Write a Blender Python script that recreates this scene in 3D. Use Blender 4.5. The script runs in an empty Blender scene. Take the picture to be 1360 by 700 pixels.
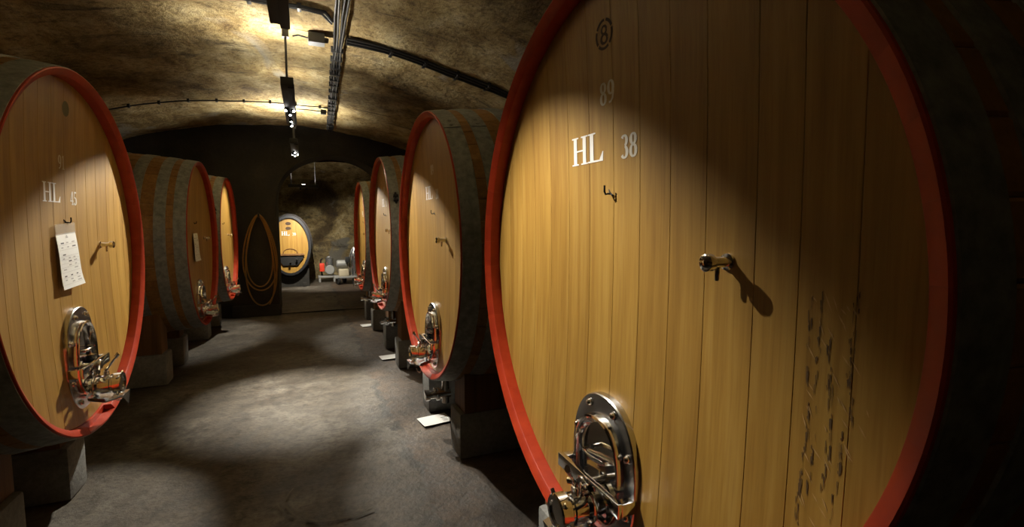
import bpy, bmesh, math, random
from mathutils import Vector, Matrix, noise

S = bpy.context.scene
PI = math.pi
C = bpy.data.collections.new('cellar')
S.collection.children.link(C)

# ------------------------------------------------------------------ camera, world, exposure
CAM_H = 1.32
cd = bpy.data.cameras.new('camera')
cam = bpy.data.objects.new('camera', cd)
C.objects.link(cam)
cam.location = (0, 0, CAM_H)
cam.rotation_euler = (math.radians(90 - 4.78), 0, math.radians(-23.01))
cd.sensor_width = 36
cd.lens = 649.7 / 1360 * 36
cd.clip_start = .02
S.camera = cam
w = bpy.data.worlds.new('world')
S.world = w
w.use_nodes = True
w.node_tree.nodes['Background'].inputs[0].default_value = (.6, .55, .5, 1)
w.node_tree.nodes['Background'].inputs[1].default_value = 0.0
S.view_settings.view_transform = 'Standard'
S.view_settings.look = 'None'
S.view_settings.gamma = 1
S.view_settings.use_curve_mapping = False
S.view_settings.exposure = 0.45
WARM = (1.0, .93, .79)
NEUT = (1.0, .95, .86)


# ------------------------------------------------------------------ materials
class NT:
    def __init__(s, name):
        s.m = bpy.data.materials.new(name)
        s.m.use_nodes = True
        s.t = s.m.node_tree
        s.b = s.t.nodes['Principled BSDF']

    def n(s, typ, **kw):
        nd = s.t.nodes.new(typ)
        for k, v in kw.items():
            if k in nd.inputs:
                nd.inputs[k].default_value = v
            else:
                setattr(nd, k, v)
        return nd

    def l(s, a, ao, b, bi):
        s.t.links.new(a.outputs[ao], b.inputs[bi])

    def coord(s, scale, obj=True, rnd=False):
        tc = s.n('ShaderNodeTexCoord')
        mp = s.n('ShaderNodeMapping')
        mp.inputs['Scale'].default_value = scale
        s.l(tc, 'Object' if obj else 'Generated', mp, 'Vector')
        if rnd:
            oi = s.n('ShaderNodeObjectInfo')
            mu = s.n('ShaderNodeMath', operation='MULTIPLY')
            mu.inputs[1].default_value = 37.0
            s.l(oi, 'Random', mu, 0)
            s.l(mu, 0, mp, 'Location')
        return mp

    def noise(s, mp, scale, detail=4, rough=.55, dist=0):
        nd = s.n('ShaderNodeTexNoise', Scale=scale, Detail=detail, Roughness=rough, Distortion=dist)
        s.l(mp, 0, nd, 'Vector')
        return nd

    def ramp(s, src, out, stops):
        r = s.n('ShaderNodeValToRGB')
        e = r.color_ramp.elements
        while len(e) < len(stops):
            e.new(.5)
        for k, (p, c) in enumerate(stops):
            e[k].position = p
            e[k].color = c if len(c) == 4 else (*c, 1)
        s.l(src, out, r, 0)
        return r

    def mix(s, fac, a, b, mode='MIX', f=None):
        m = s.n('ShaderNodeMix', data_type='RGBA', blend_type=mode)
        if fac is None:
            m.inputs[0].default_value = f
        else:
            s.t.links.new(fac, m.inputs[0])
        for i, v in ((6, a), (7, b)):
            if isinstance(v, tuple):
                m.inputs[i].default_value = v if len(v) == 4 else (*v, 1)
            else:
                s.t.links.new(v, m.inputs[i])
        return m.outputs[2]

    def base(s, sock):
        s.t.links.new(sock, s.b.inputs['Base Color'])

    def bump(s, sock, strength, dist):
        bp = s.n('ShaderNodeBump', Strength=strength, Distance=dist)
        s.t.links.new(sock, bp.inputs['Height'])
        s.l(bp, 0, s.b, 'Normal')


def flat(name, col, rough=.5, metal=0., **kw):
    n = NT(name)
    n.b.inputs['Base Color'].default_value = (*col, 1)
    n.b.inputs['Roughness'].default_value = rough
    n.b.inputs['Metallic'].default_value = metal
    for k, v in kw.items():
        n.b.inputs[k].default_value = v
    return n.m


def wood(name, c0, c1, c2, rough, coat=0., var=.12):
    n = NT(name)
    mp = n.coord((26, 26, 1.1), rnd=True)
    g = n.noise(mp, 1.6, 6, .6, .3)
    mp2 = n.coord((9, 9, .45), rnd=True)
    g2 = n.noise(mp2, 1.0, 3, .5, .4)
    mp3 = n.coord((160, 160, 5), rnd=True)
    g3 = n.noise(mp3, 1.0, 2, .5)
    r = n.ramp(g, 'Fac', [(.25, c0), (.52, c1), (.8, c2)])
    r2 = n.ramp(g2, 'Fac', [(.3, (.72, .66, .58)), (.6, (1, 1, 1))])
    c = n.mix(None, r.outputs[0], r2.outputs[0], 'MULTIPLY', .75)
    r3 = n.ramp(g3, 'Fac', [(.32, (.70, .60, .5)), (.5, (1, 1, 1))])
    c = n.mix(None, c, r3.outputs[0], 'MULTIPLY', .35)
    oi = n.n('ShaderNodeObjectInfo')
    rv = n.ramp(oi, 'Random', [(0, (1 - var, 1 - var * 1.15, 1 - var * 1.4)), (1, (1, 1, 1))])
    c = n.mix(None, c, rv.outputs[0], 'MULTIPLY', 1.)
    n.base(c)
    n.b.inputs['Roughness'].default_value = rough
    n.b.inputs['Coat Weight'].default_value = coat
    n.b.inputs['Coat Roughness'].default_value = .35
    n.bump(g.outputs['Fac'], .10, .004)
    return n.m


M = {}
M['head'] = wood('oak_head', (.30, .160, .028), (.395, .228, .045), (.475, .30, .075), .46, .08, .10)
M['stave'] = wood('oak_stave', (.22, .105, .026), (.33, .165, .042), (.42, .235, .07), .5, 0., .22)
M['timber'] = wood('timber', (.12, .055, .016), (.19, .09, .026), (.25, .13, .045), .7, 0., .2)


def red_paint():
    n = NT('red_paint')
    g = n.noise(n.coord((6, 6, 6), rnd=True), 2.5, 4)
    r = n.ramp(g, 'Fac', [(.3, (.31, .024, .006)), (.7, (.42, .040, .010))])
    n.base(r.outputs[0])
    n.b.inputs['Roughness'].default_value = .42
    n.b.inputs['Specular IOR Level'].default_value = .35
    n.bump(g.outputs['Fac'], .05, .003)
    return n.m


M['red'] = red_paint()


def steel():
    n = NT('galvanised_hoop')
    g = n.noise(n.coord((14, 14, 14), rnd=True), 2.0, 6, .65)
    r = n.ramp(g, 'Fac', [(.3, (.15, .155, .145)), (.55, (.25, .258, .235)), (.75, (.34, .34, .30))])
    n.base(r.outputs[0])
    n.b.inputs['Metallic'].default_value = .25
    rr = n.ramp(g, 'Fac', [(.3, (.62,) * 3), (.8, (.42,) * 3)])
    n.l(rr, 0, n.b, 'Roughness')
    n.bump(g.outputs['Fac'], .1, .003)
    return n.m


M['hoop'] = steel()
M['chrome'] = flat('chrome', (.78, .78, .79), .09, 1.)
M['brushed'] = flat('brushed_chrome', (.55, .56, .57), .24, 1.)
M['darkhoop'] = flat('black_iron', (.035, .036, .04), .5, .6)
M['paint'] = flat('white_lettering', (.80, .78, .76), .6)
M['paint_thin'] = flat('worn_white_lettering', (.62, .58, .50), .65)
M['brand'] = flat('burnt_brand', (.055, .028, .010), .7)
M['scuff'] = flat('dark_scuff', (.10, .054, .018), .7)
M['green'] = flat('green_stamp', (.11, .095, .022), .6)
M['rub'] = flat('rubbed_oak', (.50, .31, .12), .6)
M['black'] = flat('black_housing', (.004, .004, .004), .6)
M['rubber'] = flat('black_rubber', (.015, .015, .015), .6)
M['paper'] = flat('white_paper', (.80, .81, .80), .7)
M['ink'] = flat('grey_ink', (.10, .10, .11), .7)
M['ink2'] = flat('light_grey_ink', (.45, .45, .46), .7)
M['sleeve'] = flat('clear_plastic', (.75, .7, .62), .25, 0., Alpha=.3)
M['cable'] = flat('black_cable', (.02, .02, .02), .45)
M['pipe'] = flat('grey_conduit', (.07, .07, .07), .45, .4)
M['boxgrey'] = flat('grey_box', (.10, .105, .11), .5)
M['hose'] = flat('amber_hose', (.26, .13, .022), .45)
M['redplastic'] = flat('red_plastic', (.60, .045, .02), .4)
M['inox'] = flat('steel_tube', (.55, .56, .57), .25, .9)
M['cartgrey'] = flat('grey_machine', (.30, .30, .29), .5, .3)
M['cream'] = flat('cream_enamel', (.48, .42, .30), .5)
led = NT('led_lens')
led.b.inputs['Emission Color'].default_value = (1, .97, .92, 1)
led.b.inputs['Emission Strength'].default_value = 30
led.b.inputs['Base Color'].default_value = (1, 1, 1, 1)
M['led'] = led.m


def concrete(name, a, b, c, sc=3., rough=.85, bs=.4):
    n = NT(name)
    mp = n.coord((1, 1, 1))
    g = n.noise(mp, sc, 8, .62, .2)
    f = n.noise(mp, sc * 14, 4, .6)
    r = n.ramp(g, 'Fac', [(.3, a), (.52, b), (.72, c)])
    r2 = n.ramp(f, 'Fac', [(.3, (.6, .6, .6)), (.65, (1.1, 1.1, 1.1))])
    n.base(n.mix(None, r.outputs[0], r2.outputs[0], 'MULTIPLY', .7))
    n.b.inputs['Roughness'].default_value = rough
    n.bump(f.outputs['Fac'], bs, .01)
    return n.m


M['block'] = concrete('cast_concrete', (.13, .13, .125), (.19, .19, .18), (.25, .25, .235), 4.)
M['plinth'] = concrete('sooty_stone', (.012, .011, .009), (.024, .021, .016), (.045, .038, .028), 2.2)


def vault_mat(name, tint=1.0, dark=.5):
    n = NT(name)
    mp = n.coord((1, .6, 1))
    mpw = n.coord((1, 1, 1))
    g1 = n.noise(mp, 1.1, 6, .6, .5)
    g2 = n.noise(mp, 4.2, 8, .68, .3)
    g3 = n.noise(mpw, 26, 5, .65)
    base = n.ramp(g2, 'Fac', [(.30, (.16, .105, .040)), (.43, (.34, .25, .105)), (.54, (.50, .40, .205)), (.68, (.66, .58, .36))])
    st = n.ramp(g1, 'Fac', [(.38, (.22, .18, .12)), (.5, (.80, .76, .68)), (.60, (1, 1, 1))])
    c = n.mix(None, base.outputs[0], st.outputs[0], 'MULTIPLY', dark)
    fl = n.ramp(g3, 'Fac', [(.36, (.26, .21, .15)), (.47, (.9, .88, .84)), (.66, (1.2, 1.18, 1.1))])
    c = n.mix(None, c, fl.outputs[0], 'MULTIPLY', .6)
    # grey re-plastered patches
    g4 = n.noise(mp, .75, 4, .55, .8)
    pm = n.ramp(g4, 'Fac', [(.60, (0, 0, 0)), (.63, (1, 1, 1))])
    c = n.mix(pm.outputs[0], c, (.36 * tint, .33 * tint, .26 * tint))
    # soot streaks and speckles
    g5 = n.noise(n.coord((.5, 1.3, 1)), 3.4, 9, .74, .6)
    sm = n.ramp(g5, 'Fac', [(.54, (0, 0, 0)), (.66, (.88, .88, .88))])
    c = n.mix(sm.outputs[0], c, (.05, .036, .020))
    g6 = n.noise(mpw, 70, 3, .6)
    sp = n.ramp(g6, 'Fac', [(.64, (0, 0, 0)), (.72, (.6, .6, .6))])
    c = n.mix(sp.outputs[0], c, (.09, .06, .028))
    c = n.mix(None, c, (tint, tint, tint), 'MULTIPLY', 1.)
    n.base(c)
    n.b.inputs['Roughness'].default_value = .9
    h = n.mix(None, g2.outputs['Fac'], g3.outputs['Fac'], 'ADD', .5)
    n.bump(h, .8, .035)
    return n.m


M['vault'] = vault_mat('vault_plaster', 1.0, .6)
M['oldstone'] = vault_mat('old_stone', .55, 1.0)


def floor_mat():
    n = NT('cellar_floor')
    mp = n.coord((1, 1, 1))
    g1 = n.noise(mp, .9, 6, .6, .6)
    g2 = n.noise(mp, 4.5, 8, .7, .3)
    g3 = n.noise(mp, 38, 5, .65)
    a = n.ramp(g1, 'Fac', [(.34, (.035, .026, .016)), (.5, (.080, .066, .049)), (.66, (.155, .142, .122))])
    b = n.ramp(g2, 'Fac', [(.30, (.50, .46, .40)), (.52, (.95, .94, .92)), (.75, (1.18, 1.17, 1.15))])
    c = n.mix(None, a.outputs[0], b.outputs[0], 'MULTIPLY', .85)
    d = n.ramp(g3, 'Fac', [(.34, (.55, .53, .50)), (.5, (.98, .98, .98)), (.70, (1.2, 1.19, 1.17))])
    c = n.mix(None, c, d.outputs[0], 'MULTIPLY', .75)
    g7 = n.noise(mp, 13, 6, .72, .3)
    d7 = n.ramp(g7, 'Fac', [(.36, (.42, .40, .36)), (.52, (1, 1, 1)), (.68, (1.3, 1.29, 1.27))])
    c = n.mix(None, c, d7.outputs[0], 'MULTIPLY', .8)
    # joint / crack wandering along the right hand edge of the aisle
    sep = n.n('ShaderNodeSeparateXYZ')
    tc = n.n('ShaderNodeTexCoord')
    n.l(tc, 'Object', sep, 0)
    wob = n.noise(mp, 2.6, 6, .7)
    m1 = n.n('ShaderNodeMath', operation='MULTIPLY_ADD')
    m1.inputs[1].default_value = .34
    m1.inputs[2].default_value = -.17 - .50
    n.l(wob, 'Fac', m1, 0)
    m2 = n.n('ShaderNodeMath', operation='ADD')
    n.l(m1, 0, m2, 0)
    n.l(sep, 'X', m2, 1)
    side = n.ramp(m2, 0, [(.48, (0, 0, 0)), (.52, (1, 1, 1))])
    m0 = n.n('ShaderNodeMath', operation='ADD')
    m0.inputs[1].default_value = .5
    n.l(m2, 0, m0, 0)
    n.t.links.new(m0.outputs[0], side.inputs[0])
    brown = n.mix(None, c, (.93, .74, .60), 'MULTIPLY', 1.)
    c = n.mix(side.outputs[0], c, brown)
    m3 = n.n('ShaderNodeMath', operation='ABSOLUTE')
    n.l(m2, 0, m3, 0)
    cr = n.ramp(m3, 0, [(.0, (1, 1, 1)), (.012, (1, 1, 1)), (.030, (0, 0, 0))])
    crm = n.n('ShaderNodeMath', operation='MULTIPLY')
    brk = n.ramp(n.noise(mp, 3.3, 3), 'Fac', [(.38, (0, 0, 0)), (.50, (1, 1, 1))])
    n.l(cr, 0, crm, 0)
    n.l(brk, 0, crm, 1)
    c = n.mix(crm.outputs[0], c, (.022, .018, .013))
    # damp dark blotches
    g6 = n.noise(mp, 1.7, 7, .7, .5)
    bl = n.ramp(g6, 'Fac', [(.52, (0, 0, 0)), (.64, (1, 1, 1))])
    dk = n.mix(None, c, (.50, .45, .39), 'MULTIPLY', 1.)
    c = n.mix(bl.outputs[0], c, dk)
    n.base(c)
    rr = n.ramp(g2, 'Fac', [(.3, (.55,) * 3), (.7, (.8,) * 3)])
    n.l(rr, 0, n.b, 'Roughness')
    h = n.mix(None, g2.outputs['Fac'], g3.outputs['Fac'], 'ADD', .6)
    n.bump(h, .6, .014)
    return n.m


M['floor'] = floor_mat()


# ------------------------------------------------------------------ mesh helpers
def mesh(name, V, F, mat, smooth=False, sharp=35):
    me = bpy.data.meshes.new(name)
    me.from_pydata([tuple(v) for v in V], [], F)
    bm = bmesh.new()
    bm.from_mesh(me)
    bmesh.ops.recalc_face_normals(bm, faces=bm.faces)
    bm.to_mesh(me)
    bm.free()
    me.materials.append(M[mat] if isinstance(mat, str) else mat)
    if smooth:
        me.polygons.foreach_set('use_smooth', [True] * len(me.polygons))
        try:
            me.set_sharp_from_angle(angle=math.radians(sharp))
        except Exception:
            pass
    me.update()
    return me


def ob(name, me, parent=None, loc=(0, 0, 0), rot=(0, 0, 0), sc=1.):
    o = bpy.data.objects.new(name, me)
    C.objects.link(o)
    o.parent = parent
    o.location = loc
    o.rotation_euler = rot
    o.scale = (sc, sc, sc) if not isinstance(sc, tuple) else sc
    return o


def empty(name, loc=(0, 0, 0), rz=0.):
    o = ob(name, None, None, loc, (0, 0, rz))
    o.empty_display_size = .1
    return o


def tag(o, label, cat, group=None):
    o['label'] = label
    o['category'] = cat
    if group:
        o['group'] = group
    return o


def struct(name, me, parent=None, **kw):
    o = ob(name, me, parent, **kw)
    if parent is None:
        o['kind'] = 'structure'
    return o


class MB:
    def __init__(s):
        s.V = []
        s.F = []

    def add(s, V, F):
        k = len(s.V)
        s.V += [Vector(v) for v in V]
        s.F += [tuple(i + k for i in f) for f in F]
        return s

    def box(s, x0, x1, y0, y1, z0, z1):
        V = [(x, y, z) for x in (x0, x1) for y in (y0, y1) for z in (z0, z1)]
        return s.add(V, [(0, 1, 3, 2), (4, 6, 7, 5), (0, 4, 5, 1), (2, 3, 7, 6), (0, 2, 6, 4), (1, 5, 7, 3)])

    def bbox(s, x0, x1, y0, y1, z0, z1, b):
        """box with chamfered edges"""
        bm = bmesh.new()
        bmesh.ops.create_cube(bm, size=1, matrix=Matrix.Translation(((x0 + x1) / 2, (y0 + y1) / 2, (z0 + z1) / 2)) @ Matrix.Diagonal((x1 - x0, y1 - y0, z1 - z0, 1)))
        bmesh.ops.bevel(bm, geom=bm.edges[:], offset=b, segments=2, affect='EDGES', profile=.6)
        bm.verts.index_update()
        s.add([v.co.copy() for v in bm.verts], [tuple(v.index for v in f.verts) for f in bm.faces])
        bm.free()
        return s

    def lathe(s, prof, axis='-y', n=20, at=(0, 0, 0)):
        """prof: (distance along axis, radius)"""
        ax = {'-y': Vector((0, -1, 0)), 'y': Vector((0, 1, 0)), 'z': Vector((0, 0, 1)), '-z': Vector((0, 0, -1)), 'x': Vector((1, 0, 0)), '-x': Vector((-1, 0, 0))}[axis] if isinstance(axis, str) else Vector(axis).normalized()
        u = ax.orthogonal().normalized()
        v = ax.cross(u)
        at = Vector(at)
        V = []
        F = []
        for (d, r) in prof:
            for k in range(n):
                t = 2 * PI * k / n
                V.append(at + ax * d + (u * math.cos(t) + v * math.sin(t)) * max(r, 1e-5))
        for i in range(len(prof) - 1):
            for k in range(n):
                F.append((i * n + k, i * n + (k + 1) % n, (i + 1) * n + (k + 1) % n, (i + 1) * n + k))
        F.append(tuple(range(n)))
        F.append(tuple((len(prof) - 1) * n + k for k in range(n)))
        return s.add(V, F)

    def tube(s, P, r, n=8, closed=False):
        P = [Vector(p) for p in P]
        m = len(P)
        V = []
        F = []
        up = None
        for i, p in enumerate(P):
            if closed:
                t = P[(i + 1) % m] - P[i - 1]
            else:
                t = P[min(i + 1, m - 1)] - P[max(i - 1, 0)]
            t.normalize()
            if up is None:
                up = t.orthogonal().normalized()
            up = (up - t * up.dot(t))
            up = up.normalized() if up.length > 1e-6 else t.orthogonal().normalized()
            v = t.cross(up)
            rr = r[i] if isinstance(r, (list, tuple)) else r
            for k in range(n):
                a = 2 * PI * k / n
                V.append(p + (up * math.cos(a) + v * math.sin(a)) * rr)
        for i in range(m if closed else m - 1):
            j = (i + 1) % m
            for k in range(n):
                F.append((i * n + k, i * n + (k + 1) % n, j * n + (k + 1) % n, j * n + k))
        if not closed:
            F.append(tuple(range(n)))
            F.append(tuple((m - 1) * n + k for k in range(n)))
        return s.add(V, F)

    def prism(s, P, y0, y1):
        """polygon of (x, z) points extruded along y"""
        n = len(P)
        V = [(x, y0, z) for x, z in P] + [(x, y1, z) for x, z in P]
        F = [tuple(range(n)), tuple(range(n, 2 * n))] + [(k, (k + 1) % n, n + (k + 1) % n, n + k) for k in range(n)]
        return s.add(V, F)

    def mesh(s, name, mat, smooth=False, sharp=35):
        return mesh(name, s.V, s.F, mat, smooth, sharp)


# ------------------------------------------------------------------ the vaulted cellar
VZ, VX, VR = 2.69, -.2, 5.6
XL, XR = -3.3, 2.9
YN, YW, YT = -2.6, 7.75, 8.45          # near wall, arched wall, its back face
YB = 12.35


def vz(x):
    return VZ - VR + math.sqrt(VR * VR - (x - VX) ** 2)


def rough(p, amp, sc):
    return noise.fractal(Vector(p) * sc, 1.0, 2.0, 4) * amp


def build_vault():
    nx, ny = 90, 150
    V = []
    F = []
    for j in range(ny + 1):
        y = YN + (YW + .03 - YN) * j / ny
        for i in range(nx + 1):
            x = XL + (XR - XL) * i / nx
            z = vz(x)
            nrm = Vector((x - VX, 0, z - VZ + VR)).normalized()
            p = Vector((x, y, z)) + nrm * rough((x, y, z), .028, 1.6)
            V.append(p)
    for j in range(ny):
        for i in range(nx):
            a = j * (nx + 1) + i
            F.append((a, a + 1, a + nx + 2, a + nx + 1))
    struct('ceiling', mesh('ceiling', V, F, 'vault', True, 180))


build_vault()


def grid(fn, nu, nv, name, mat):
    V = [fn(i / nu, j / nv) for j in range(nv + 1) for i in range(nu + 1)]
    F = [(j * (nu + 1) + i, j * (nu + 1) + i + 1, (j + 1) * (nu + 1) + i + 1, (j + 1) * (nu + 1) + i) for j in range(nv) for i in range(nu)]
    return mesh(name, V, F, mat, True, 180)


def wallx(x, s):
    def fn(u, v):
        y = YN + (YW - YN) * u
        z = (vz(x) + .02) * v
        return (x + s * rough((x, y, z), .03, 1.5), y, z)
    return fn


struct('wall_left', grid(wallx(XL, -1), 60, 14, 'wall_left', 'oldstone'))
struct('wall_right', grid(wallx(XR, 1), 60, 14, 'wall_right', 'oldstone'))
struct('wall_near', grid(lambda u, v: (XL + (XR - XL) * u, YN + rough((u * 6, 0, v * 2), .03, 1), (vz(XL + (XR - XL) * u) + .03) * v), 40, 14, 'wall_near', 'oldstone'))

# floor of the aisle: slightly uneven ground
struct('floor', grid(lambda u, v: (XL + (XR - XL) * u, YN + (YW + .02 - YN) * v, rough((XL + (XR - XL) * u, YN + (YW - YN) * v, 0), .006, 2.2) - .004), 90, 150, 'floor', 'floor'))
struct('floor_back_room', grid(lambda u, v: (-3.3 + 6.6 * u, YW - .01 + (YB - YW + .05) * v, .012 + rough((u * 6, v * 5, 3), .004, 2)), 40, 40, 'floor_back_room', 'floor'))

# pale scrape arcs left on the floor
M['scrape'] = flat('pale_scrape', (.11, .098, .08), .9)
for (cx0, cy0, r1, a0, a1) in ((.32, 4.75, .22, 60, 200), (.30, 4.62, .26, 80, 190), (.12, 2.45, .24, 150, 330), (.14, 2.50, .30, 190, 300), (.10, 5.9, .22, 40, 170)):
    b_ = MB()
    for k in range(14):
        t0, t1 = [math.radians(a0 + (a1 - a0) * (k + q) / 14) for q in (0, 1)]
        if (k * 7 + int(cx0 * 50)) % 5 == 0:
            continue
        w1 = .004 + .003 * math.sin(k * 2.3)
        V_ = [(cx0 + (r1 + e) * math.cos(t_), cy0 + (r1 + e) * math.sin(t_), .0035 + rough((cx0, cy0, 0), .006, 2.2)) for t_ in (t0, t1) for e in (-w1, w1)]
        b_.add(V_, [(0, 1, 3, 2)])
    ob('scrape_mark', b_.mesh('scrape_mark', 'scrape'), bpy.data.objects['floor'])

# arched wall at the end of the aisle
AX, AW, ASP, AR = .45, .80, 1.66, .65   # centre, half width, springing height, rise


def archz(x):
    t = max(0., 1 - ((x - AX) / AW) ** 2)
    return ASP + AR * math.sqrt(t)


def build_archwall():
    b = MB()
    top = 2.95

    def panel(xa, xb, za, zb, n, m):
        """front and back faces; za / zb functions of x"""
        for yy, s in ((YW, -1), (YT, 1)):
            V = []
            F = []
            for i in range(n + 1):
                x = xa + (xb - xa) * i / n
                for j in range(m + 1):
                    z = za(x) + (zb(x) - za(x)) * j / m
                    V.append((x, yy + s * rough((x, yy, z), .03, 2.0), z))
            for i in range(n):
                for j in range(m):
                    a = i * (m + 1) + j
                    F.append((a, a + 1, a + m + 2, a + m + 1))
            b.add(V, F)
    zero = lambda x: 0.
    tz = lambda x: min(top, vz(min(max(x, XL), XR)) + .03)
    tzf = lambda x: 2.75
    xl, xr = AX - AW, AX + AW
    panel(XL, xl, zero, tzf, 40, 36)
    panel(xr, XR, zero, tzf, 30, 36)
    panel(xl, xr, archz, tzf, 40, 12)
    # jambs and soffit
    P = [(xl, 0.), (xl, ASP * .35), (xl, ASP * .7)]
    for k in range(41):
        t = PI - PI * k / 40
        P.append((AX + AW * math.cos(t), ASP + AR * math.sin(t)))
    P += [(xr, ASP * .7), (xr, ASP * .35), (xr, 0.)]
    V = []
    F = []
    m = 8
    for (x, z) in P:
        for j in range(m + 1):
            y = YW + (YT - YW) * j / m
            q = 0 if j in (0, m) else rough((x, y, z), .02, 2.5)
            if j == 0:
                y += -rough((x, YW, z), .03, 2.0)
            V.append((x + q, y, z))
    for i in range(len(P) - 1):
        for j in range(m):
            a = i * (m + 1) + j
            F.append((a, a + 1, a + m + 2, a + m + 1))
    b.add(V, F)
    return b.mesh('wall_far', 'plinth', True, 60)


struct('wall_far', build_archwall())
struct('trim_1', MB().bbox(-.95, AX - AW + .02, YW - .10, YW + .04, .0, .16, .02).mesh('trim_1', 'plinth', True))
# back room
struct('wall_back', grid(lambda u, v: (-3.3 + 6.6 * u, YB + rough((u * 6.6, 7, v * 2.5), .10, 1.7), 2.42 * v), 90, 40, 'wall_back', 'oldstone'))


def backvault(u, v):
    y = YT - .05 + (YB + .1 - YT) * v
    t = (y - (YT + YB) / 2) / ((YB - YT) / 2)
    x = -3.3 + 6.6 * u
    return (x, y, 2.29 + .50 * (1 - t * t) + .02 * x + rough((x, y, 1), .03, 1.6))


struct('ceiling_back_room', grid(backvault, 70, 40, 'ceiling_back_room', 'vault'))
struct('wall_back_left', grid(lambda u, v: (-3.25 + rough((1, u * 4, v * 2), .04, 1.5), YT + (YB - YT) * u, 2.75 * v), 24, 16, 'wall_back_left', 'oldstone'))
struct('wall_back_right', grid(lambda u, v: (3.25 + rough((4, u * 4, v * 2), .04, 1.5), YT + (YB - YT) * u, 2.85 * v), 24, 16, 'wall_back_right', 'oldstone'))

# ------------------------------------------------------------------ casks
R0, L0, BULGE = .80, 1.75, .065
HEAD_R, HEAD_Y, DISH = .766, .056, .030
NST = 48


def rad(a, R=R0, L=L0, bu=BULGE):
    t = (a - L / 2) / (L / 2)
    return R + bu * (1 - t * t)


def head_y(x, z, rh=HEAD_R):
    return HEAD_Y + DISH * max(0., 1 - (x * x + z * z) / (rh * rh))


HOOPS = [(.008, .098), (.150, .232), (.325, .410), (.545, .625)]
HOOPS = HOOPS + [(L0 - b_, L0 - a_) for a_, b_ in reversed(HOOPS)]


def stave_mesh():
    dt = PI / NST - .0012
    A = [.046 + (L0 - .046) * k / 12 for k in range(13)]
    V = []
    F = []
    for a in A:
        r = rad(a)
        for (t, dr) in ((-dt, -.036), (-dt, -.0028), (-dt * .9, 0), (dt * .9, 0), (dt, -.0028), (dt, -.036)):
            V.append(((r + dr) * math.sin(t), a, (r + dr) * math.cos(t)))
    for i in range(len(A) - 1):
        for k in range(5):
            F.append((i * 6 + k, i * 6 + k + 1, i * 6 + 7 + k, i * 6 + 6 + k))
    F.append((0, 1, 2, 3, 4, 5))
    F.append(tuple(72 + k for k in range(6)))
    return mesh('stave', V, F, 'stave', True, 30)


def chime_mesh(notch=False):
    dt = PI / NST - .0001
    n = 4
    prof = [(.0475, .0005), (.002, .0), (.0, -.004), (.0135, -.031), (.017, -.034), (.060, -.0405), (.070, -.0405), (.070, -.0365), (.0475, -.0365)]
    if notch:
        prof = [(.0475, .0005), (.002, .0), (.0, -.002), (.0, -.008), (.044, -.012), (.046, -.0385), (.070, -.0405), (.070, -.0365), (.0475, -.0365)]
    V = []
    F = []
    m = len(prof)
    for k in range(n + 1):
        t = -dt + 2 * dt * k / n
        for a, dr in prof:
            r = rad(a) + dr
            V.append((r * math.sin(t), a, r * math.cos(t)))
    for k in range(n):
        for j in range(m):
            F.append((k * m + j, k * m + (j + 1) % m, (k + 1) * m + (j + 1) % m, (k + 1) * m + j))
    F.append(tuple(range(m)))
    F.append(tuple(n * m + j for j in range(m)))
    return mesh('stave_end', V, F, 'red', True, 28)


def hoop_mesh(a0, a1, mat='hoop'):
    n = 120
    V = []
    F = []
    A = [a0 + (a1 - a0) * k / 3 for k in range(4)]
    prof = [(A[0], -.002)] + [(a, .0042) for a in A] + [(A[3], -.002)]
    m = len(prof)
    for k in range(n):
        t = 2 * PI * k / n
        for a, dr in prof:
            r = rad(a) + dr
            V.append((r * math.sin(t), a, r * math.cos(t)))
    for k in range(n):
        for j in range(m - 1):
            q = (k + 1) % n
            F.append((k * m + j, k * m + j + 1, q * m + j + 1, q * m + j))
    # lapped joint plate with two rivets
    b = MB().add(V, F)
    t0 = .55
    W = []
    for i, t in enumerate((t0, t0 + .12)):
        for a, dr in ((a0, .001), (a0, .0075), (a1, .0075), (a1, .001)):
            r = rad(a) + dr
            W.append((r * math.sin(t), a, r * math.cos(t)))
    b.add(W, [(0, 1, 2, 3), (4, 5, 6, 7), (0, 1, 5, 4), (1, 2, 6, 5), (2, 3, 7, 6)])
    for t in (t0 + .03, t0 + .09):
        a = (a0 + a1) / 2
        r = rad(a) + .006
        d = Vector((math.sin(t), 0, math.cos(t)))
        b.lathe([(0, .011), (.004, .010), (.007, .005)], d, 8, d * r + Vector((0, a, 0)))
    return b.mesh('hoop', mat, True, 40)


def lug_mesh():
    """black hoop tightening lug sitting on the first hoop"""
    b = MB()
    a = .062
    r = rad(a) + .004
    b.bbox(-.03, -.012, a - .022, a + .022, r, r + .034, .003)
    b.bbox(.012, .03, a - .022, a + .022, r, r + .034, .003)
    b.lathe([(0, .007), (.11, .007)], 'x', 10, (-.055, a, r + .018))
    b.lathe([(0, .012), (.014, .012)], 'x', 6, (-.05, a, r + .018))
    b.lathe([(0, .012), (.014, .012)], 'x', 6, (.036, a, r + .018))
    return b.mesh('hoop_lug', 'darkhoop', True)


JOINTS = [-.7663, -.665, -.565, -.462, -.35, -.236, -.118, .0, .113, .225, .337, .464, .556, .655, .7663]


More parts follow.
